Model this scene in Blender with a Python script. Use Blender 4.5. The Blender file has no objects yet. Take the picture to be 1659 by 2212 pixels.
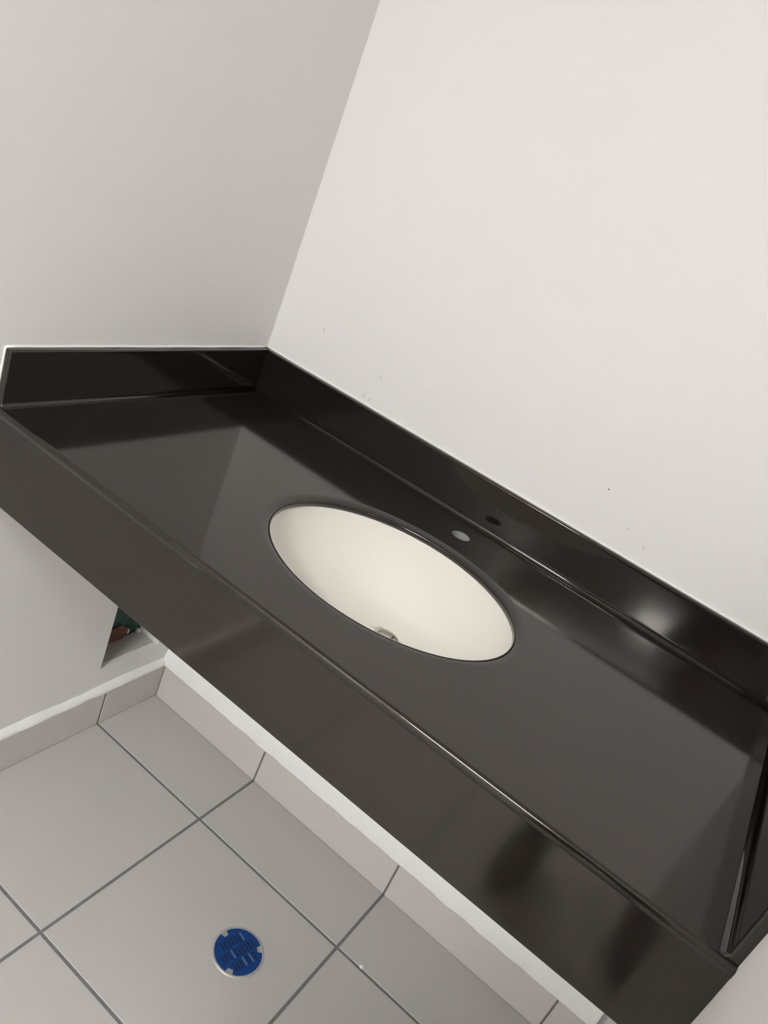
import bpy, bmesh, math, random
from mathutils import Matrix, Vector
from mathutils.noise import noise as pnoise

random.seed(7)
PI = math.pi
SC = bpy.context.scene
COL = SC.collection

# ------------------------------------------------------------------ dimensions (metres)
H = 0.8646          # height of the counter top over the floor
W = 1.1831          # counter width, left wall to right wall
DEP = 0.608         # counter depth to the apron face
SPL = 0.0916        # splash height
TS = 0.0125         # splash thickness
APR = 0.1492        # apron height
TILE = 0.4
TX, TY = 0.361, -0.1947      # first floor joints
BH, BT = 0.0993, 0.0132      # tile skirting
CEIL = 2.45

# ------------------------------------------------------------------ camera
R = ((0.780723, 0.510575, 0.360256), (0.505184, -0.176406, -0.84479), (-0.367777, 0.841543, -0.395658))
cam_d = bpy.data.cameras.new('camera')
cam = bpy.data.objects.new('camera', cam_d)
COL.objects.link(cam)
r0, r1, r2 = [Vector(r).normalized() for r in R]
m = Matrix((( r0.x, -r1.x, -r2.x, 0.97622),
            ( r0.y, -r1.y, -r2.y, -1.33047),
            ( r0.z, -r1.z, -r2.z, 0.54204 + H),
            (0, 0, 0, 1)))
cam.matrix_world = m
cam_d.sensor_fit = 'VERTICAL'
cam_d.sensor_height = 36.0
cam_d.sensor_width = 27.0
cam_d.lens = 1701.18 / 2212 * 36.0
cam_d.clip_start = 0.02
SC.camera = cam

# ------------------------------------------------------------------ world, exposure
w = bpy.data.worlds.new('world'); SC.world = w
w.use_nodes = True
w.node_tree.nodes['Background'].inputs[0].default_value = (0.05, 0.05, 0.05, 1)
w.node_tree.nodes['Background'].inputs[1].default_value = 0.3
vs = SC.view_settings
vs.view_transform = 'Standard'; vs.look = 'None'; vs.gamma = 1.0; vs.use_curve_mapping = False
vs.exposure = 0.18
LAMP_COLOR = (0.96, 0.98, 0.985)
# x, y, half sizes, strength, label: ceiling lamps; the last is added to brighten the left wall
LAMPS = [(0.64, -2.68, 0.38, 0.10, 99.0, 'white ceiling lamp nearest behind the photographer'),
         (0.88, -3.90, 0.16, 0.08, 76.0, 'small white ceiling lamp farthest from the sink'),
         (2.20, -1.90, 0.20, 0.20, 24.0, 'unseen square lamp added on the right to brighten the left wall')]

# ------------------------------------------------------------------ materials
def mat(name, col, rough=0.5, noise=None, bump=None, ior=1.5, metal=0.0, spec=0.5, coat=0.0, emit=None):
    """noise=(scale, amount) gentle colour mottling; bump=(scale, strength, distance)"""
    M = bpy.data.materials.new(name); M.use_nodes = True
    nt = M.node_tree; b = nt.nodes['Principled BSDF']
    b.inputs['Base Color'].default_value = (*col, 1)
    b.inputs['Roughness'].default_value = rough
    b.inputs['IOR'].default_value = ior
    b.inputs['Metallic'].default_value = metal
    b.inputs['Specular IOR Level'].default_value = spec
    b.inputs['Coat Weight'].default_value = coat
    tc = nt.nodes.new('ShaderNodeTexCoord')
    if noise:
        n = nt.nodes.new('ShaderNodeTexNoise'); n.inputs['Scale'].default_value = noise[0]
        n.inputs['Detail'].default_value = 4
        nt.links.new(tc.outputs['Object'], n.inputs['Vector'])
        mx = nt.nodes.new('ShaderNodeMix'); mx.data_type = 'RGBA'
        a = noise[1]
        c2 = noise[2] if len(noise) > 2 else col
        mx.inputs[6].default_value = (*[c * (1 - a) for c in c2], 1)
        mx.inputs[7].default_value = (*[min(1, c * (1 + a)) for c in col], 1)
        nt.links.new(n.outputs['Fac'], mx.inputs[0])
        nt.links.new(mx.outputs[2], b.inputs['Base Color'])
    if bump:
        n2 = nt.nodes.new('ShaderNodeTexNoise'); n2.inputs['Scale'].default_value = bump[0]
        n2.inputs['Detail'].default_value = 3
        nt.links.new(tc.outputs['Object'], n2.inputs['Vector'])
        bp = nt.nodes.new('ShaderNodeBump'); bp.inputs['Strength'].default_value = bump[1]
        bp.inputs['Distance'].default_value = bump[2]
        nt.links.new(n2.outputs['Fac'], bp.inputs['Height'])
        nt.links.new(bp.outputs['Normal'], b.inputs['Normal'])
    if emit:
        b.inputs['Emission Color'].default_value = (*emit[0], 1)
        b.inputs['Emission Strength'].default_value = emit[1]
    return M

M_wall = mat('wall_paint', (0.78, 0.755, 0.735), 0.62, noise=(2.0, 0.012), bump=(260, 0.10, 0.0006))
M_ceil = mat('ceiling_paint', (0.80, 0.79, 0.77), 0.8, noise=(3.0, 0.01))
M_skim = mat('skim_plaster', (0.87, 0.855, 0.835), 0.75, noise=(40, 0.03), bump=(90, 0.35, 0.0012))
M_solid = mat('charcoal_solid_surface', (0.0110, 0.0090, 0.0075), 0.09, noise=(900, 0.10), ior=1.6)
M_solid.node_tree.nodes['Principled BSDF'].inputs['Specular Tint'].default_value = (1.0, 0.93, 0.87, 1)
M_sink = mat('cream_ceramic', (0.775, 0.745, 0.68), 0.55, noise=(6, 0.01))
M_tile = mat('grey_porcelain_tile', (0.485, 0.463, 0.433), 0.5, noise=(420, 0.05), bump=(240, 0.22, 0.0008))
M_skirt = mat('skirting_tile', (0.60, 0.555, 0.53), 0.45, noise=(420, 0.05), bump=(240, 0.22, 0.0008))
M_grout = mat('dark_grout', (0.165, 0.158, 0.165), 0.85, noise=(60, 0.22), bump=(300, 0.5, 0.001))
M_grout2 = mat('gap_shade_grey', (0.36, 0.355, 0.35), 0.85, noise=(60, 0.1))
M_scuff = mat('paint_scuff', (0.60, 0.575, 0.56), 0.6, noise=(80, 0.1))
M_caulk = mat('white_sealant', (0.80, 0.775, 0.745), 0.4, noise=(60, 0.02))
M_blue = mat('blue_plastic', (0.003, 0.042, 0.185), 0.5, noise=(140, 0.2), bump=(120, 0.4, 0.0010), spec=0.25)
M_slotpale = mat('pale_slot_reflection', (0.10, 0.14, 0.24), 0.4, noise=(250, 0.4))  # reflections and pale bits in a few slots, painted as a paler colour
M_bluedark = mat('drain_slot_shadow', (0.003, 0.008, 0.028), 0.7, noise=(200, 0.3))
M_steel = mat('dull_steel', (0.50, 0.47, 0.45), 0.42, noise=(90, 0.15), metal=0.35)
M_flange = mat('drain_flange', (0.52, 0.49, 0.42), 0.3, noise=(60, 0.06), metal=0.35)
M_dark = mat('drain_dark', (0.05, 0.045, 0.04), 0.6, noise=(60, 0.2))
M_lining = mat('pale_hole_lining', (0.27, 0.275, 0.27), 0.55, noise=(80, 0.08))
M_wood = mat('raw_stud_wood', (0.50, 0.42, 0.33), 0.8, noise=(35, 0.15), bump=(60, 0.3, 0.001))
M_cav = mat('cavity_board', (0.50, 0.47, 0.44), 0.85, noise=(25, 0.08), bump=(80, 0.3, 0.001))
M_green = mat('green_board', (0.005, 0.052, 0.036), 0.6, noise=(60, 0.35), bump=(50, 0.5, 0.004))
M_brown = mat('torn_brown_paper', (0.13, 0.062, 0.032), 0.85, noise=(90, 0.35), bump=(120, 0.6, 0.003))
M_gyp = mat('white_gypsum', (0.82, 0.82, 0.80), 0.8, noise=(120, 0.05))
M_door = mat('painted_lamp_housing', (0.75, 0.75, 0.74), 0.4, noise=(12, 0.02))
M_skin = mat('skin', (0.50, 0.30, 0.21), 0.5, noise=(60, 0.06))
M_lips = mat('lips', (0.36, 0.15, 0.13), 0.5, noise=(80, 0.05))
M_denim = mat('dark_trousers', (0.12, 0.10, 0.09), 0.85, noise=(200, 0.2))
M_shirt = mat('dark_shirt', (0.055, 0.048, 0.045), 0.85, noise=(150, 0.15))
M_shoe = mat('brown_leather', (0.13, 0.112, 0.10), 0.5, noise=(90, 0.2))
M_hair = mat('dark_hair', (0.02, 0.015, 0.012), 0.6, noise=(200, 0.3))
M_phone = mat('phone_shell', (0.02, 0.02, 0.022), 0.25, noise=(20, 0.05))
M_glass = mat('black_glass', (0.01, 0.01, 0.01), 0.08, noise=(10, 0.05))

# ------------------------------------------------------------------ helpers
def obj(name, bm, mats, parent=None, smooth=False, wn=False):
    bmesh.ops.recalc_face_normals(bm, faces=bm.faces[:])
    me = bpy.data.meshes.new(name)
    bm.to_mesh(me); bm.free()
    if not isinstance(mats, (list, tuple)): mats = [mats]
    for k in mats: me.materials.append(k)
    if smooth or wn:
        for p in me.polygons: p.use_smooth = True
    o = bpy.data.objects.new(name, me); COL.objects.link(o)
    if wn:
        md = o.modifiers.new('weighted', 'WEIGHTED_NORMAL'); md.weight = 100; md.mode = 'FACE_AREA'
    if parent: 
        o.parent = parent
        o.matrix_parent_inverse = Matrix.Translation(parent.location).inverted()
    return o

def tag(o, label=None, cat=None, group=None, kind=None):
    if label: o['label'] = label
    if cat: o['category'] = cat
    if group: o['group'] = group
    if kind: o['kind'] = kind
    return o

def thing(name, label, cat, loc):
    o = bpy.data.objects.new(name, None); COL.objects.link(o)
    o.location = loc; o.empty_display_size = 0.05
    return tag(o, label, cat)

def struct(name, bm, mats, label, cat, **k):
    return tag(obj(name, bm, mats, **k), label, cat, kind='structure')

def box(bm, a, b, mi=0, bev=0.0, seg=2):
    vs_ = bmesh.ops.create_cube(bm, size=1.0)['verts']
    for v in vs_:
        v.co = Vector([(a[i] + b[i]) / 2 + v.co[i] * (b[i] - a[i]) for i in range(3)])
    fs = set(f for v in vs_ for f in v.link_faces)
    for f in fs: f.material_index = mi
    if bev:
        es = set(e for f in fs for e in f.edges)
        r = bmesh.ops.bevel(bm, geom=list(es), offset=bev, segments=seg, affect='EDGES', profile=0.5)
        for f in r['faces']: f.material_index = mi
    return vs_

def poly_prism(bm, pts, axis, a, b, mi=0):
    """extrude a closed 2-D outline along an axis from a to b"""
    def p3(p, t):
        if axis == 'x': return (t, p[0], p[1])
        if axis == 'y': return (p[0], t, p[1])
        return (p[0], p[1], t)
    va = [bm.verts.new(p3(p, a)) for p in pts]; vb = [bm.verts.new(p3(p, b)) for p in pts]
    n = len(pts); fs = []
    for i in range(n):
        fs.append(bm.faces.new((va[i], va[(i + 1) % n], vb[(i + 1) % n], vb[i])))
    fs.append(bm.faces.new(va)); fs.append(bm.faces.new(vb[::-1]))
    for f in fs: f.material_index = mi
    return fs

def arc(cx, cy, r, a0, a1, n):
    return [(cx + r * math.cos(a0 + (a1 - a0) * i / n), cy + r * math.sin(a0 + (a1 - a0) * i / n)) for i in range(n + 1)]

def ellipse_loop(cx, cy, a, b, z, n):
    return [Vector((cx + a * math.cos(2 * PI * i / n), cy + b * math.sin(2 * PI * i / n), z)) for i in range(n)]

def bridge(bm, A, B, mi=0):
    n = len(A)
    for i in range(n):
        f = bm.faces.new((A[i], A[(i + 1) % n], B[(i + 1) % n], B[i])); f.material_index = mi

def lathe(bm, cx, cy, prof, n=48, mi=0, cap0=False, cap1=False):
    loops = [[bm.verts.new(p) for p in ellipse_loop(cx, cy, r, r, z, n)] for r, z in prof]
    for A, B in zip(loops, loops[1:]): bridge(bm, A, B, mi)
    if cap0: bm.faces.new(loops[0]).material_index = mi
    if cap1: bm.faces.new(loops[-1][::-1]).material_index = mi
    return loops

def tube(bm, pts, r, n=10, mi=0):
    pts = [Vector(p) for p in pts]; loops = []
    for i, p in enumerate(pts):
        d = (pts[min(i + 1, len(pts) - 1)] - pts[max(i - 1, 0)]).normalized()
        u = d.orthogonal().normalized(); v = d.cross(u)
        if loops:  # keep frames aligned
            u = (pu - d * pu.dot(d)).normalized(); v = d.cross(u)
        pu = u
        loops.append([bm.verts.new(p + (u * math.cos(2 * PI * k / n) + v * math.sin(2 * PI * k / n)) * r) for k in range(n)])
    for A, B in zip(loops, loops[1:]): bridge(bm, A, B, mi)
    bm.faces.new(loops[0]).material_index = mi; bm.faces.new(loops[-1][::-1]).material_index = mi

# ================================================================== THE ROOM
XR, YF = 3.0, -4.6          # far right wall and the wall behind the photographer
WB = 0.95                   # the right-hand wall block ends here

# floor: grout bed with raised tiles
bm = bmesh.new()
box(bm, (-0.12, YF, -0.03), (XR, 0.0, -0.0012), 1)
g = 0.0027
xs = [0.0, TX] + [TX + TILE * k for k in range(1, 9)]
ys = [0.0, TY] + [TY - TILE * k for k in range(1, 13)]
for i in range(len(xs) - 1):
    for j in range(len(ys) - 1):
        x0, x1 = xs[i] + (g if i else 0), min(xs[i + 1], XR) - g
        y1, y0 = ys[j] - (g if j else 0), max(ys[j + 1], YF) + g
        if x1 - x0 < 0.02 or y1 - y0 < 0.02: continue
        vs_ = [bm.verts.new(p) for p in ((x0, y0, -0.0015), (x1, y0, -0.0015), (x1, y1, -0.0015), (x0, y1, -0.0015))]
        e = 0.0012
        vt = [bm.verts.new(p) for p in ((x0 + e, y0 + e, 0), (x1 - e, y0 + e, 0), (x1 - e, y1 - e, 0), (x0 + e, y1 - e, 0))]
        bm.faces.new(vt)
        for k in range(4): bm.faces.new((vs_[k], vs_[(k + 1) % 4], vt[(k + 1) % 4], vt[k]))
struct('floor', bm, [M_tile, M_grout], 'grey square floor tiles with dark grout joints', 'floor')

bm = bmesh.new(); box(bm, (-0.12, YF, CEIL), (XR, 0.1, CEIL + 0.05))
struct('ceiling', bm, M_ceil, 'white ceiling', 'ceiling')

# back wall
bm = bmesh.new(); box(bm, (-0.2, 0.0, -0.03), (1.30, 0.1, CEIL))
struct('wall_back', bm, M_wall, 'bright off-white wall behind the counter and sink', 'wall')

# left wall with the access hole cut through its board under the counter
HY0, HY1 = -0.2215, -0.050       # hole along y
HZ0, HZ1 = H - 0.6945, H - 0.26  # hole in z
BD = 0.0130                      # board thickness
bm = bmesh.new()
# boards around the hole (board only, cavity behind)
CAVX = -0.066
box(bm, (-0.20, YF, -0.03), (0.0, HY0, CEIL))
box(bm, (-0.20, HY1, -0.03), (0.0, 0.0, CEIL))
box(bm, (-0.20, HY0, HZ1), (0.0, HY1, CEIL))
box(bm, (-0.20, HY0, -0.03), (0.0, HY1, HZ0))
box(bm, (-0.20, HY0, HZ0), (CAVX - 0.012, HY1, HZ1))
bmesh.ops.remove_doubles(bm, verts=bm.verts[:], dist=1e-5)
struct('wall_left', bm, M_wall, 'off-white left wall with a rough hole under the counter', 'wall')

# right wall: block whose foot is cut back below the counter
REC = 0.064
bm = bmesh.new()
box(bm, (W, -WB, H - 0.30), (XR, 0.0, CEIL))
box(bm, (W, -WB, -0.03), (XR, -0.50, H - 0.30))
box(bm, (W + REC, -0.50, -0.03), (XR, 0.0, H - 0.30))
struct('wall_right', bm, M_wall, 'right wall at the end of the counter', 'wall')

bm = bmesh.new(); box(bm, (-0.2, YF - 0.1, -0.03), (XR, YF, CEIL))
struct('wall_front', bm, M_wall, 'wall behind the photographer', 'wall')
bm = bmesh.new(); box(bm, (XR, YF, -0.03), (XR + 0.1, 0.0, CEIL))
struct('wall_far_right', bm, M_wall, 'wall on the far right of the room', 'wall')

# tile skirting: one mesh per wall, tiles with grouted joints
def skirting(name, spans, along, mats, label):
    bm = bmesh.new()
    for a, b in spans:
        if along == 'x':
            box(bm, (a, -BT, 0.0008), (b, -0.0005, BH), 0, 0.0012, 1)
        else:
            box(bm, (0.0005, a, 0.0008), (BT, b, BH), 0, 0.0012, 1)
    lo, hi = spans[0][0] + 0.001, spans[-1][1] - 0.001
    if along == 'x':
        box(bm, (lo, -BT + 0.0022, 0.0), (hi, -0.0002, BH - 0.002), 1)
    else:
        box(bm, (0.0002, lo, 0.0), (BT - 0.0022, hi, BH - 0.002), 1)
    return struct(name, bm, mats, label, 'skirting')
gx = 0.0021
sp = [(BT + 0.0015, TX - gx), (TX + gx, TX + TILE - gx), (TX + TILE + gx, TX + 2 * TILE - gx), (TX + 2 * TILE + gx, W + REC)]
skirting('baseboard_back', sp, 'x', [M_skirt, M_grout], 'grey tile skirting along the back wall under the counter')
sp = [(TY - TILE * (k + 1) + 0.0026, TY - TILE * k - 0.0026) for k in range(10, -1, -1)] + [(TY + 0.0026, -0.0008)]
skirting('baseboard_left', sp, 'y', [M_skirt, M_grout], 'grey tile skirting along the left wall')

# rough white skim bands over the skirting
def skim(name, along, lo, hi, h, amp, depth, label, seed):
    """an uneven strip of filler: ragged lower and upper edges, thin at the top"""
    bm = bmesh.new(); n = 520; rows = []
    for i in range(n + 1):
        t = lo + (hi - lo) * i / n
        e = pnoise(Vector((t * 9, seed, 0.3))) * amp + pnoise(Vector((t * 40, seed, 1.3))) * amp * 0.35
        e2 = pnoise(Vector((t * 24, seed, 5.3))) * 0.0016 + pnoise(Vector((t * 95, seed, 7.3))) * 0.0012
        d = depth * (1 + 0.25 * pnoise(Vector((t * 22, seed, 9.1))))
        zt = BH + h + e
        prof = [(0.0002, BH - 0.004), (d, BH - 0.0022 + e2), (d, BH + 0.002), (d * 0.75, BH + h * 0.55), (0.0028, zt - 0.003), (0.0002, zt)]
        rows.append([bm.verts.new((t, -o_, z) if along == 'x' else (o_, t, z)) for o_, z in prof])
    for A, B in zip(rows, rows[1:]):
        for k in range(len(A) - 1): bm.faces.new((A[k], A[k + 1], B[k + 1], B[k]))
    bm.faces.new(rows[0]); bm.faces.new(rows[-1][::-1])
    return struct(name, bm, M_skim, label, 'plaster band', smooth=True)
skim('trim_1', 'x', 0.001, W + REC - 0.0095, 0.048, 0.004, BT + 0.0006, 'white skim plaster over the back skirting', 2.0)
skim('trim_2', 'y', -4.0, -0.001, 0.0165, 0.0045, BT + 0.0004, 'white filler along the top of the left skirting', 6.0)

# grey strip painted as the shade of the gap where the back wall meets the cut-back right wall
bm = bmesh.new(); box(bm, (W + REC - 0.0080, -0.004, BH), (W + REC - 0.0022, -0.0002, H - 0.31))
struct('trim_3', bm, M_grout2, 'grey strip for the shaded gap in the right corner under the counter', 'joint')

# small scuffs in the wall paint above the counter
wb = bpy.data.objects['wall_back']
for x, z, a, b, an in ((0.2773, 1.0195, 0.0012, 0.0045, -0.5), (0.2555, 0.9700, 0.0014, 0.006, -0.4), (0.2710, 0.9692, 0.0012, 0.005, -0.5),
                       (0.7623, 1.0466, 0.0012, 0.0014, 0), (0.8230, 1.0028, 0.0012, 0.0038, -0.6), (0.8594, 0.9887, 0.0009, 0.0050, 0.7), (0.1179, 1.0479, 0.0014, 0.0055, 0.2)):
    bm = bmesh.new(); pts = []
    for k in range(14):
        t = 2 * PI * k / 14; u, v = a * math.cos(t), b * math.sin(t) * (1 + 0.25 * math.cos(3 * t))
        pts.append((x + u * math.cos(an) - v * math.sin(an), z + u * math.sin(an) + v * math.cos(an)))
    poly_prism(bm, pts, 'y', -0.0003, 0.0002)
    obj('scuff_mark', bm, M_scuff if x != 0.7623 else M_dark, wb)

# ================================================================== THE COUNTER
counter = thing('vanity_counter', 'long charcoal solid-surface vanity counter with upstands and deep front apron', 'vanity counter', (W / 2, -DEP / 2, H - APR))

SX, SY = 0.5930, -0.3345     # sink centre
SA, SB = 0.2080, 0.1685      # sink opening half axes
FX, FY, FR = 0.5880, -0.0842, 0.0175   # tap hole
TH = 0.0125                  # slab thickness
RF = 0.0062                  # front edge radius
NE = 128

def make_countertop():
    bm = bmesh.new()
    # outer outline of the flat top
    yf = -DEP + RF
    def seg(a, b, n): return [(a[0] + (b[0] - a[0]) * i / n, a[1] + (b[1] - a[1]) * i / n) for i in range(n)]
    out = seg((0, 0), (0, yf), 12) + seg((0, yf), (W, yf), 24) + seg((W, yf), (W, 0), 12) + seg((W, 0), (0, 0), 24)
    V = [bm.verts.new((x, y, H)) for x, y in out]
    edges = [bm.edges.new((V[i], V[(i + 1) % len(V)])) for i in range(len(V))]
    # sink opening: broad soft ease, then straight down
    RW, RD = 0.020, 0.0062
    L = []
    for k in range(11):
        t = k / 10 * PI / 2
        L.append((RW * (1 - math.sin(t)), -RD * (1 - math.cos(t))))
    L += [(-0.0003, -RD - 0.0015), (0.0, -TH)]
    loops = [[bm.verts.new(p) for p in ellipse_loop(SX, SY, SA + o_, SB + o_, H + z, NE)] for o_, z in L]
    for A, B in zip(loops, loops[1:]): bridge(bm, A, B)
    outer = loops[0]
    edges += [bm.edges.get((outer[i], outer[(i + 1) % NE])) for i in range(NE)]
    # tap hole
    hl = [(0.0012, 0.0), (0.0004, -0.0004), (0.0, -0.0012), (0.0, -TH)]
    hloops = [[bm.verts.new(p) for p in ellipse_loop(FX, FY, FR + o_, FR + o_, H + z, 40)] for o_, z in hl]
    for A, B in zip(hloops, hloops[1:]): bridge(bm, A, B)
    edges += [bm.edges.get((hloops[0][i], hloops[0][(i + 1) % 40])) for i in range(40)]
    bmesh.ops.triangle_fill(bm, use_beauty=True, use_dissolve=False, edges=edges)
    # rounded front edge
    ra = arc(yf, H - RF, RF, PI / 2, PI, 8)
    rows = []
    fr = sorted([v for v in V if abs(v.co.y - yf) < 1e-6], key=lambda v: v.co.x)
    prev = fr
    for (y, z) in ra[1:] + [(-DEP, H - RF - 0.006)]:
        cur = [bm.verts.new((v.co.x, y, z)) for v in fr]
        for i in range(len(fr) - 1): bm.faces.new((prev[i], prev[i + 1], cur[i + 1], cur[i]))
        prev = cur
    # underside
    bm2 = []
    cur = [bm.verts.new((v.co.x, -DEP + 0.012, H - RF - 0.006)) for v in fr]
    for i in range(len(fr) - 1): bm.faces.new((prev[i], prev[i + 1], cur[i + 1], cur[i]))
    uo = [bm.verts.new((x, y, H - TH)) for x, y in ((0, 0), (0, -DEP + 0.012), (W, -DEP + 0.012), (W, 0))]
    ue = [bm.edges.new((uo[i], uo[(i + 1) % 4])) for i in range(4)]
    ue += [bm.edges.get((loops[-1][i], loops[-1][(i + 1) % NE])) for i in range(NE)]
    ue += [bm.edges.get((hloops[-1][i], hloops[-1][(i + 1) % 40])) for i in range(40)]
    bmesh.ops.triangle_fill(bm, use_beauty=True, use_dissolve=False, edges=ue)
    return obj('countertop', bm, M_solid, counter, wn=True)
make_countertop()

bm = bmesh.new()
za, zb = H - RF - 0.006, H - APR
pr = [(-DEP, za), (-DEP, zb + 0.0025)] + arc(-DEP + 0.0025, zb + 0.0025, 0.0025, PI, 1.5 * PI, 4)[1:] + [(-DEP + 0.017, zb), (-DEP + 0.017, za)]
poly_prism(bm, pr, 'x', 0.0005, W - 0.0008)
obj('apron', bm, M_solid, counter, wn=True)

RC, RT = 0.0075, 0.0038
def splash_profile():
    """(offset from wall, height over the counter): cove at the foot, eased top"""
    p = [(0.0, -0.004), (TS + RC, -0.004), (TS + RC, 0.0)]
    p += arc(TS + RC, RC, RC, -PI / 2, -PI, 8)[1:]
    p += [(TS, RC + 0.004), (TS, SPL - RT - 0.004)]
    p += arc(TS - RT, SPL - RT, RT, 0, PI / 2, 5)
    p += [(0.0, SPL)]
    return p
bm = bmesh.new()
poly_prism(bm, [(-o_, H + z) for o_, z in splash_profile()], 'x', 0.0, W)
obj('backsplash', bm, M_solid, counter, wn=True)

def side_splash(sx):
    """profile swept along y; its front end turns over with a small radius"""
    bm = bmesh.new(); rows = []
    yend = -DEP + 0.006
    P = splash_profile(); re = 0.0045
    st = [(0.0, 0.0), (yend + re, 0.0)]
    for k in range(1, 6):
        t = k / 5 * PI / 2
        st.append((yend + re - re * math.sin(t), re * (1 - math.cos(t))))
    for y, sh in st:
        row = []
        for o_, z in P:
            oo = max(0.0, o_ - sh) if o_ > 0 else 0.0
            zz = min(z, SPL - sh) if z > SPL * 0.8 else z
            row.append(bm.verts.new(((oo if sx > 0 else W - oo), y, H + zz)))
        rows.append(row)
    n = len(P)
    for A, B in zip(rows, rows[1:]):
        for k in range(n): bm.faces.new((A[k], A[(k + 1) % n], B[(k + 1) % n], B[k]))
    bm.faces.new(rows[0]); bm.faces.new(rows[-1][::-1])
    return obj('side_splash', bm, M_solid, counter, wn=True)
tag(side_splash(1), 'upstand against the left wall')
tag(side_splash(-1), 'upstand against the right wall')

# sealant where the upstands meet the walls
bm = bmesh.new()
cr = 0.0026
def bead(pts, nx):  # quarter-round line of sealant with a slightly uneven width
    tube(bm, pts, cr, 8)
nseg = 60
tube(bm, [(x, -0.0006, H + SPL + 0.0006 + 0.0006 * pnoise(Vector((x * 14, 0, 0)))) for x in [W * i / nseg for i in range(nseg + 1)]], cr, 8)
tube(bm, [(0.0006, y, H + SPL + 0.0006 + 0.0006 * pnoise(Vector((y * 14, 3, 0)))) for y in [-(DEP - 0.006) * i / 30 for i in range(31)]], cr * 0.9, 8)
tube(bm, [(0.0006, -DEP + 0.0052, H + SPL + 0.001 - (SPL - 0.004) * i / 8) for i in range(9)], cr * 0.8, 8)
tube(bm, [(W - 0.0006, y, H + SPL + 0.0006) for y in [-(DEP - 0.006) * i / 10 for i in range(11)]], cr * 0.8, 8)
so = obj('sealant_bead', bm, M_caulk, counter, smooth=True)
tag(so, 'white sealant line along the wall edges')

# ------------------------------------------------------------------ the sink
DX, DY, DZ = 0.6035, -0.2570, -0.1500
sink = thing('undermount_sink', 'cream oval undermount washbasin set in the charcoal counter', 'sink', (SX, SY, H + DZ))
bm = bmesh.new(); N = 96
zr = -TH - 0.0004
prof = []
ns = 26
DR = 0.0235                       # drain radius
for k in range(ns + 1):
    t = k / ns * PI / 2
    s = math.cos(t) ** 0.80
    d = math.sin(t) ** 1.15
    prof.append((s, d))
loops = []
for s, d in prof:
    f = 1 - s
    cx_, cy_ = SX + (DX - SX) * f ** 1.3, SY + (DY - SY) * f ** 1.3
    a = max((SA + 0.002) * s, 0); b = max((SB + 0.002) * s, 0)
    if a < DR: a = b = DR
    if b < DR: b = DR
    loops.append(ellipse_loop(cx_, cy_, a, b, H + zr + (DZ - zr) * d, N))
VL = [[bm.verts.new(p) for p in l] for l in loops]
for A, B in zip(VL, VL[1:]): bridge(bm, A, B)
# flat clamping rim under the slab
rim = [bm.verts.new(p) for p in ellipse_loop(SX, SY, SA + 0.02, SB + 0.02, H - TH - 0.0005, N)]
bridge(bm, rim, VL[0])
under = [[bm.verts.new(p) for p in ellipse_loop(SX + (DX - SX) * (1 - s), SY + (DY - SY) * (1 - s), max(SA * s, DR) + 0.010, max(SB * s, DR) + 0.010, H + zr + (DZ - zr) * d - 0.010, N)] for s, d in prof[3:]]
rim2 = [bm.verts.new(p) for p in ellipse_loop(SX, SY, SA + 0.02, SB + 0.02, H - TH - 0.012, N)]
bridge(bm, rim, rim2); bridge(bm, rim2, under[0])
for A, B in zip(under, under[1:]): bridge(bm, A, B)
bridge(bm, VL[-1], under[-1])
obj('bowl', bm, M_sink, sink, smooth=True)
bm = bmesh.new()
zz = H + DZ
lathe(bm, DX, DY, [(DR + 0.0015, zz - 0.0015), (DR + 0.001, zz + 0.0008), (DR - 0.002, zz + 0.0010), (DR - 0.005, zz - 0.001), (DR - 0.006, zz - 0.006), (DR - 0.006, zz - 0.040), (DR + 0.006, zz - 0.040), (DR + 0.0015, zz - 0.0015)], 48)
fl = obj('drain_flange', bm, M_flange, sink, smooth=True)
tag(fl, 'dull grey drain ring')
bm = bmesh.new()
lathe(bm, DX, DY, [(0.0001, zz - 0.004), (0.0172, zz - 0.004), (0.0172, zz - 0.012), (0.0001, zz - 0.012)], 40)
st_ = obj('strainer', bm, M_flange, sink)
bm = bmesh.new()
box(bm, (DX + 0.0035, DY - 0.016, zz - 0.0045), (DX + 0.0062, DY + 0.013, zz - 0.0034))
sl_ = obj('strainer_slot', bm, M_dark, st_)
tag(sl_, 'dark slot in the drain')
# tail pipe under the basin
bm = bmesh.new()
lathe(bm, DX, DY, [(0.019, zz - 0.041), (0.019, zz - 0.10), (0.0155, zz - 0.105), (0.0155, zz - 0.17)], 32, cap0=True, cap1=True)
obj('tailpiece', bm, M_steel, sink, smooth=True)

# pale lining and disc added for the lit inside of the tap hole
bm = bmesh.new()
lathe(bm, FX, FY, [(FR - 0.0002, H - 0.0014), (FR - 0.0008, H - 0.0012), (FR - 0.0016, H - 0.0018), (FR - 0.0018, H - 0.009), (FR - 0.0018, H - 0.0112)], 40)
bm2v = lathe(bm, FX, FY, [(FR - 0.0018, H - 0.0108), (0.0001, H - 0.0108)], 40)
lathe(bm, FX, FY, [(FR - 0.0002, H - 0.0014), (FR - 0.0002, H - 0.014), (0.0001, H - 0.014)], 40)
o = obj('tap_hole_lining', bm, M_lining, None)
tag(o, 'pale grey lining added for the lit inside of the empty tap hole behind the sink', 'hole lining')

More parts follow.
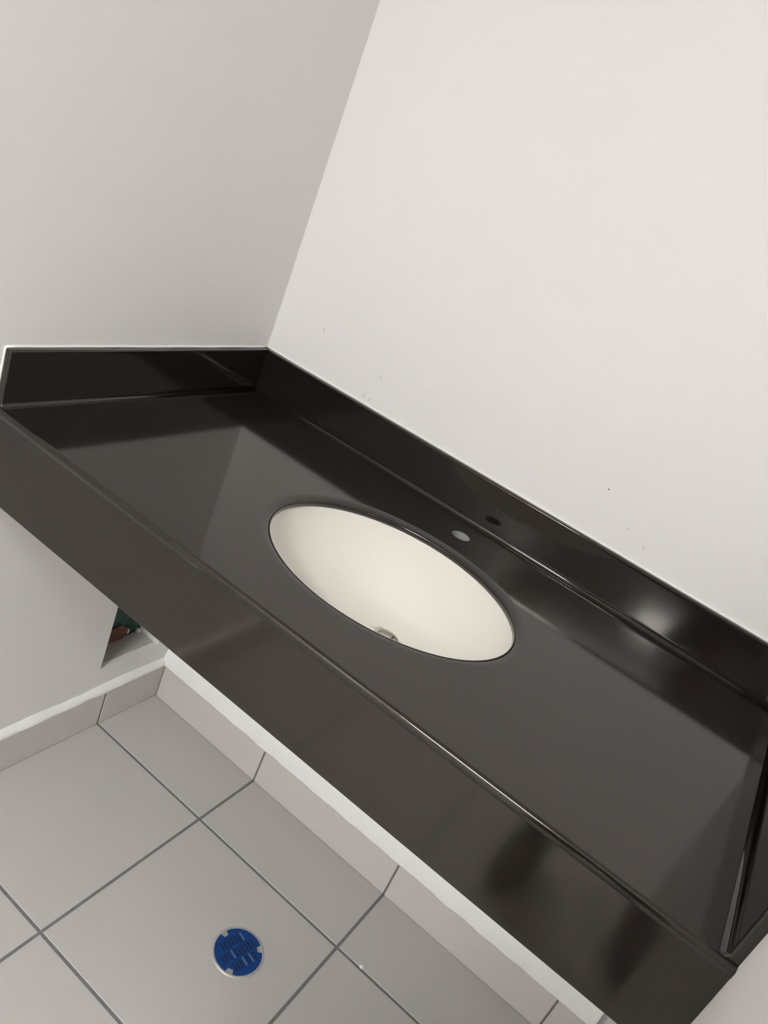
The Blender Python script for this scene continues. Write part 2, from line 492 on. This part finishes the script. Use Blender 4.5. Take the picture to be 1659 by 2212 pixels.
# ================================================================== FLOOR DRAIN
FDX, FDY, FDR = 0.6299, -0.3550, 0.0510
drain = thing('floor_drain', 'round floor drain in the grey tiles with a blue slotted cover', 'floor drain', (FDX, FDY, 0.0))
bm = bmesh.new()
lathe(bm, FDX, FDY, [(FDR + 0.001, 0.0002), (FDR + 0.0005, 0.0012), (FDR - 0.002, 0.0022), (FDR - 0.0045, 0.0020), (FDR - 0.0050, 0.0006)], 64)
obj('drain_ring', bm, M_steel, drain, smooth=True)
tag(drain.children[0], 'dull grey metal rim')
bm = bmesh.new()
lathe(bm, FDX, FDY, [(FDR - 0.0055, 0.0004), (0.0001, 0.0004)], 64)
obj('drain_grate', bm, M_steel, drain)
# tape disc with three bites out of its rim and flat slots laid on it, their shade painted dark
def in_bite(x, y):
    for a in BITES:
        bx, by = math.cos(a), math.sin(a)
        u = x * bx + y * by; v = -x * by + y * bx
        if u > 0.79 and abs(v) < 0.115: return True
    return False
# directions of the three bites, measured on the floor plan
BITES = [math.radians(d) for d in (0, 120, 240)]
def make_drain_bites(dirs):
    BITES[:] = dirs
make_drain_bites([math.radians(53), math.radians(171), math.radians(-70)])
bm = bmesh.new()
TR = FDR - 0.0044
outl = []
nO = 240
for i in range(nO):
    a = 2 * PI * i / nO
    r = 1.0
    for bdir in BITES:
        dlt = (a - bdir + PI) % (2 * PI) - PI
        if abs(dlt) < 0.15: r = 0.80
    outl.append((r * TR * math.cos(a), r * TR * math.sin(a)))
top = [bm.verts.new((FDX + x, FDY + y, 0.0030)) for x, y in outl]
bot = [bm.verts.new((FDX + x, FDY + y, 0.0012)) for x, y in outl]
for i in range(nO):
    bm.faces.new((top[i], top[(i + 1) % nO], bot[(i + 1) % nO], bot[i]))
bm.faces.new(top)
tape = obj('drain_cover', bm, M_blue, drain); tag(tape, 'blue slotted cover')
def slot(u, v, L, wd, ang, mt, name, z=0.0031):
    bm = bmesh.new()
    c, s = math.cos(ang), math.sin(ang)
    x, y = FDX + u * c - v * s, FDY + u * s + v * c
    pts = []
    for (px, py) in [(L / 2, -wd / 2)] + arc(L / 2, 0, wd / 2, -PI / 2, PI / 2, 6) + arc(-L / 2, 0, wd / 2, PI / 2, 1.5 * PI, 6):
        pts.append((x + px * c - py * s, y + px * s + py * c))
    poly_prism(bm, pts, 'z', z - 0.0012, z + 0.0003)
    o = obj(name, bm, mt, drain)
    return o
SANG = math.radians(-14)
PALE = {(0, 3), (0, 4), (1, -2), (2, 0), (2, 2)}
for row, vv in enumerate((-0.0225, 0.0, 0.0225)):
    for i in range(-5, 6):
        u = i * 0.0076 + (0.0030 if row % 2 else 0.0)
        if math.hypot(u, abs(vv) + 0.009) > TR * 0.86: continue
        slot(vv, u, 0.0155, 0.0030, SANG, M_slotpale if (row, i) in PALE else M_bluedark, 'grate_slot')

# scrap of white paper on the floor
bm = bmesh.new()
px, py = 0.8214, -0.1900
pts = [(-0.005, -0.002, 0), (0.000, -0.005, 0.0), (0.006, -0.001, 0.0), (0.003, 0.004, 0.0), (-0.003, 0.005, 0.0)]
top = bm.verts.new((px + 0.0008, py, 0.006))
vv = [bm.verts.new((px + a, py + b, 0.0004 + c)) for a, b, c in pts]
for i in range(5): bm.faces.new((vv[i], vv[(i + 1) % 5], top))
bm.faces.new(vv)
tag(obj('paper_scrap', bm, M_gyp), 'tiny white scrap on the floor joint right of the blue drain', 'scrap')

# ================================================================== THE HOLE IN THE LEFT WALL
backing = thing('green_backing_board', 'torn dark green board showing inside the hole in the left wall', 'board', (CAVX, (HY0 + HY1) / 2, HZ0))
bm = bmesh.new(); ny, nz = 26, 40
grid = []
for i in range(ny + 1):
    col = []
    for j in range(nz + 1):
        y = HY0 + 0.001 + (HY1 - HY0 - 0.002) * i / ny; z = HZ0 + 0.0012 + (HZ1 - HZ0 - 0.002) * j / nz
        x = CAVX + 0.004 * pnoise(Vector((y * 60, z * 40, 2)))
        col.append(bm.verts.new((x, y, z)))
    grid.append(col)
for i in range(ny):
    for j in range(nz): bm.faces.new((grid[i][j], grid[i + 1][j], grid[i + 1][j + 1], grid[i][j + 1]))
g_ = bmesh.ops.extrude_face_region(bm, geom=bm.faces[:])
for v in g_['geom']:
    if isinstance(v, bmesh.types.BMVert): v.co.x = CAVX - 0.010
obj('board_face', bm, M_green, backing, smooth=True)
bm = bmesh.new(); box(bm, (CAVX + 0.001, HY0 + 0.0005, HZ0 + 0.0002), (-0.0135, HY1 - 0.0005, HZ0 + 0.0012))  # thin plate, its colour darkened to deepen the shade in the hole
tag(obj('bottom_plate', bm, M_cav, backing), 'tan plate at the foot of the hole, darkened to deepen its shade')
def patch(name, yc, zc, ry, rz, mt, seed, x, th, lab):
    bm = bmesh.new(); n = 40; P = []
    for i in range(n):
        a = 2 * PI * i / n
        k = 1 + 0.30 * pnoise(Vector((math.cos(a) * 2.2, math.sin(a) * 2.2, seed)))
        P.append((yc + ry * k * math.cos(a), zc + rz * k * math.sin(a)))
    poly_prism(bm, P, 'x', x - 0.004, x + th)
    o = obj(name, bm, mt, backing); tag(o, lab); return o
patch('torn_paper', -0.135, HZ0 + 0.018, 0.040, 0.026, M_brown, 3.0, CAVX, 0.006, 'brown torn paper face')
patch('gypsum_chip', -0.0970, HZ0 + 0.020, 0.0022, 0.0065, M_gyp, 5.0, CAVX, 0.008, 'white chip of bared plaster')
patch('gypsum_chip', -0.0590, HZ0 + 0.006, 0.0060, 0.0055, M_gyp, 9.0, CAVX, 0.008, 'white chip of bared plaster')

# ================================================================== THE CEILING LAMPS
def ceiling_lamp(x, y, lx, ly, strength, label):
    lamp = thing('ceiling_lamp', label, 'ceiling lamp', (x, y, CEIL))
    lamp['group'] = 'white box lamps on the ceiling'
    bm = bmesh.new()
    box(bm, (x - lx - 0.02, y - ly - 0.02, CEIL - 0.03), (x + lx + 0.02, y + ly + 0.02, CEIL - 0.0005), 0, 0.004)
    obj('housing', bm, M_door, lamp)
    bm = bmesh.new()
    box(bm, (x - lx, y - ly, CEIL - 0.075), (x + lx, y + ly, CEIL - 0.031), 0, 0.012)
    obj('diffuser', bm, mat('lamp_diffuser', (0.9, 0.9, 0.88), 0.5, emit=(LAMP_COLOR, strength)), lamp)
for l_ in LAMPS: ceiling_lamp(*l_)

# ================================================================== THE PHOTOGRAPHER (seen only as shade and reflection)
FEET = Vector((1.10, -1.66, 0.0))
person = thing('person', 'person in dark clothes standing right of the sink and holding up a phone', 'person', FEET)

def skin(name, chains, mt, parent, root=None, sub=2):
    """chains: lists of (x, y, z, radius); equal points are welded into one skeleton"""
    bm = bmesh.new(); lay = bm.verts.layers.skin.verify(); seen = {}
    def V(p):
        k = tuple(round(c, 4) for c in p[:3])
        if k not in seen:
            v = bm.verts.new(p[:3]); seen[k] = v
            rr = p[3] if isinstance(p[3], tuple) else (p[3], p[3])
            v[lay].radius = rr
        return seen[k]
    first = None
    for ch in chains:
        vs_ = [V(p) for p in ch]
        if first is None: first = vs_[0]
        for a, b in zip(vs_, vs_[1:]):
            if not bm.edges.get((a, b)): bm.edges.new((a, b))
    first[lay].use_root = True
    me = bpy.data.meshes.new(name); bm.to_mesh(me); bm.free(); me.materials.append(mt)
    o = bpy.data.objects.new(name, me); COL.objects.link(o)
    s_ = o.modifiers.new('skin', 'SKIN'); s_.use_smooth_shade = True
    o.modifiers.new('sub', 'SUBSURF').levels = sub; o.modifiers['sub'].render_levels = sub
    if parent:
        o.parent = parent
        o.matrix_parent_inverse = Matrix.Translation(parent.location).inverted()
    return o

cR, cU, cB = r0, -r1, -r2                     # camera right, up, back
CP = Vector((0.97622, -1.33047, 0.54204 + H))
PC = CP - cR * 0.022 - cU * 0.055 + cB * 0.0125   # phone centre
def P(v, r): return (v.x, v.y, v.z, r)

pel = (1.100, -1.66, 0.93, 0.135); bel = (1.100, -1.655, 1.05, 0.125); chest = (1.100, -1.65, 1.24, 0.135)
nb = (1.095, -1.655, 1.40, 0.065); nk = (1.085, -1.635, 1.47, 0.055); hd0 = (1.075, -1.615, 1.545, 0.078); hd1 = (1.070, -1.605, 1.625, 0.088); hd2 = (1.070, -1.61, 1.69, 0.060)
shl = (0.930, -1.65, 1.375, 0.062); shr = (1.270, -1.66, 1.375, 0.062)
ell = (0.845, -1.535, 1.13, 0.043); elr = (1.260, -1.50, 1.14, 0.043)
hl = PC - cR * 0.062 - cU * 0.050 + cB * 0.030   # palms either side of the phone
hr = PC + cR * 0.062 - cU * 0.050 + cB * 0.030
wl = hl - cU * 0.055 + cB * 0.035; wr = hr - cU * 0.045 + cB * 0.040 + cR * 0.02
hipl = (1.02, -1.66, 0.79, 0.088); hipr = (1.18, -1.66, 0.79, 0.088)
knl = (0.980, -1.61, 0.50, 0.062); knr = (1.22, -1.615, 0.50, 0.062)
anl = (0.965, -1.61, 0.09, 0.034); anr = (1.25, -1.61, 0.09, 0.034)
tol = (0.945, -1.48, 0.040, 0.022); tor = (1.275, -1.48, 0.040, 0.022)

def hand(palm, wrist, side):
    """four fingers behind the phone edge and a thumb over its face"""
    ch = [[P(wrist, 0.026), P(palm - cU * 0.022 + cB * 0.010, 0.022), P(palm, 0.024)]]
    inn = cR * side
    for k in range(4):
        base = palm + cU * (0.026 - 0.017 * k) + inn * 0.004
        L = (0.026, 0.030, 0.028, 0.021)[k]
        a = base - cB * 0.016 + inn * 0.006
        b = a - cB * (0.004) + inn * (L * 0.7)
        c = b + inn * (L * 0.55) + cU * 0.002
        a2, b2, c2 = [x_ + cB * 0.003 for x_ in (a, b, c)]
        ch.append([P(palm, 0.024), P(base, 0.0105), P(a2, 0.0092), P(b2, 0.0085), P(c2, 0.0075)])
    t0 = palm - cU * 0.018 + cB * 0.006 + inn * 0.006
    t1 = t0 + cU * 0.022 + cB * 0.010 + inn * 0.016
    t2 = t1 + cU * 0.020 + inn * 0.012 - cB * 0.004
    ch.append([P(palm - cU * 0.022 + cB * 0.010, 0.022), P(t0, 0.013), P(t1, 0.0105), P(t2, 0.0085)])
    return ch
chains = [[pel, bel, chest, nb, nk, hd0, hd1, hd2], [chest, shl, ell, P(wl, 0.026)], [chest, shr, elr, P(wr, 0.026)],
          [pel, hipl, knl, anl, tol], [pel, hipr, knr, anr, tor]]
chains += hand(hl, wl, 1) + hand(hr, wr, -1)
body = skin('body', chains, M_skin, person)
def grow(p, d): return (p[0], p[1], p[2], p[3] + d)
def lerp(a, b, t): return tuple(a[i] + (b[i] - a[i]) * t for i in range(4))
wl_, wr_ = P(wl, 0.026), P(wr, 0.026)
skin('shirt', [[(1.100, -1.66, 0.78, 0.185), (1.10, -1.66, 0.86, 0.185), grow(pel, 0.050), grow(bel, 0.045), grow(chest, 0.035), (1.097, -1.655, 1.395, 0.085)],
               [grow(chest, 0.035), grow(shl, 0.018), grow(ell, 0.018), grow(lerp(ell, wl_, 0.8), 0.014)],
               [grow(chest, 0.035), grow(shr, 0.018), grow(elr, 0.018), grow(lerp(elr, wr_, 0.8), 0.014)]], M_shirt, person)
skin('trousers', [[(1.10, -1.66, 0.98, 0.15), (1.10, -1.66, 0.86, 0.15), grow(hipl, 0.014), grow(knl, 0.022), grow(anl, 0.045)],
                  [(1.10, -1.66, 0.86, 0.15), grow(hipr, 0.014), grow(knr, 0.022), grow(anr, 0.045)]], M_denim, person)
for a, t in ((anl, tol), (anr, tor)):
    heel = (a[0] - (t[0] - a[0]) * 0.25, a[1] - 0.045, 0.040, 0.038)
    skin('shoe', [[(a[0], a[1] + 0.02, 0.050, 0.050), heel], [(a[0], a[1] + 0.02, 0.050, 0.050), (t[0], t[1] - 0.02, 0.046, 0.052), (t[0] + (t[0] - a[0]) * 0.2, t[1] + 0.06, 0.036, 0.038)], [(a[0], a[1] + 0.02, 0.050, 0.050), (a[0], a[1] + 0.005, 0.115, 0.052)]], M_shoe, person)
skin('hair', [[(1.075, -1.655, 1.56, 0.070), (1.072, -1.645, 1.64, 0.092), (1.070, -1.615, 1.712, 0.062)]], M_hair, person)
# face: eyes, nose, mouth and ears
def blob(name, c, sc, mt):
    bm = bmesh.new(); bmesh.ops.create_uvsphere(bm, u_segments=20, v_segments=12, radius=1.0)
    for v in bm.verts: v.co = Vector((c[0] + v.co.x * sc[0], c[1] + v.co.y * sc[1], c[2] + v.co.z * sc[2]))
    return obj(name, bm, mt, person, smooth=True)
for sx_ in (-1, 1):
    e_ = blob('eye', (1.068 + 0.031 * sx_, -1.530, 1.612), (0.0125, 0.009, 0.0075), M_gyp)
    blob('pupil', (1.068 + 0.031 * sx_, -1.5225, 1.611), (0.0050, 0.003, 0.0050), M_dark)
    blob('ear', (1.068 + 0.083 * sx_, -1.612, 1.590), (0.010, 0.020, 0.030), M_skin)
blob('nose', (1.068, -1.518, 1.582), (0.012, 0.020, 0.021), M_skin)
blob('mouth', (1.068, -1.529, 1.538), (0.023, 0.008, 0.006), M_lips)

phone = thing('smartphone', 'dark smartphone held up in both hands', 'phone', PC)
def frame_box(name, hx, hy, z0, z1, bev, mt):
    bm = bmesh.new(); box(bm, (-hx, -hy, z0), (hx, hy, z1), 0, bev)
    M3 = Matrix(((cR.x, cU.x, cB.x), (cR.y, cU.y, cB.y), (cR.z, cU.z, cB.z))).to_4x4()
    for v in bm.verts: v.co = PC + M3 @ v.co
    return obj(name, bm, mt, phone)
frame_box('phone_body', 0.0358, 0.0733, -0.0036, 0.0036, 0.0025, M_phone)
frame_box('screen', 0.0335, 0.0710, 0.0034, 0.0040, 0.0001, M_glass)
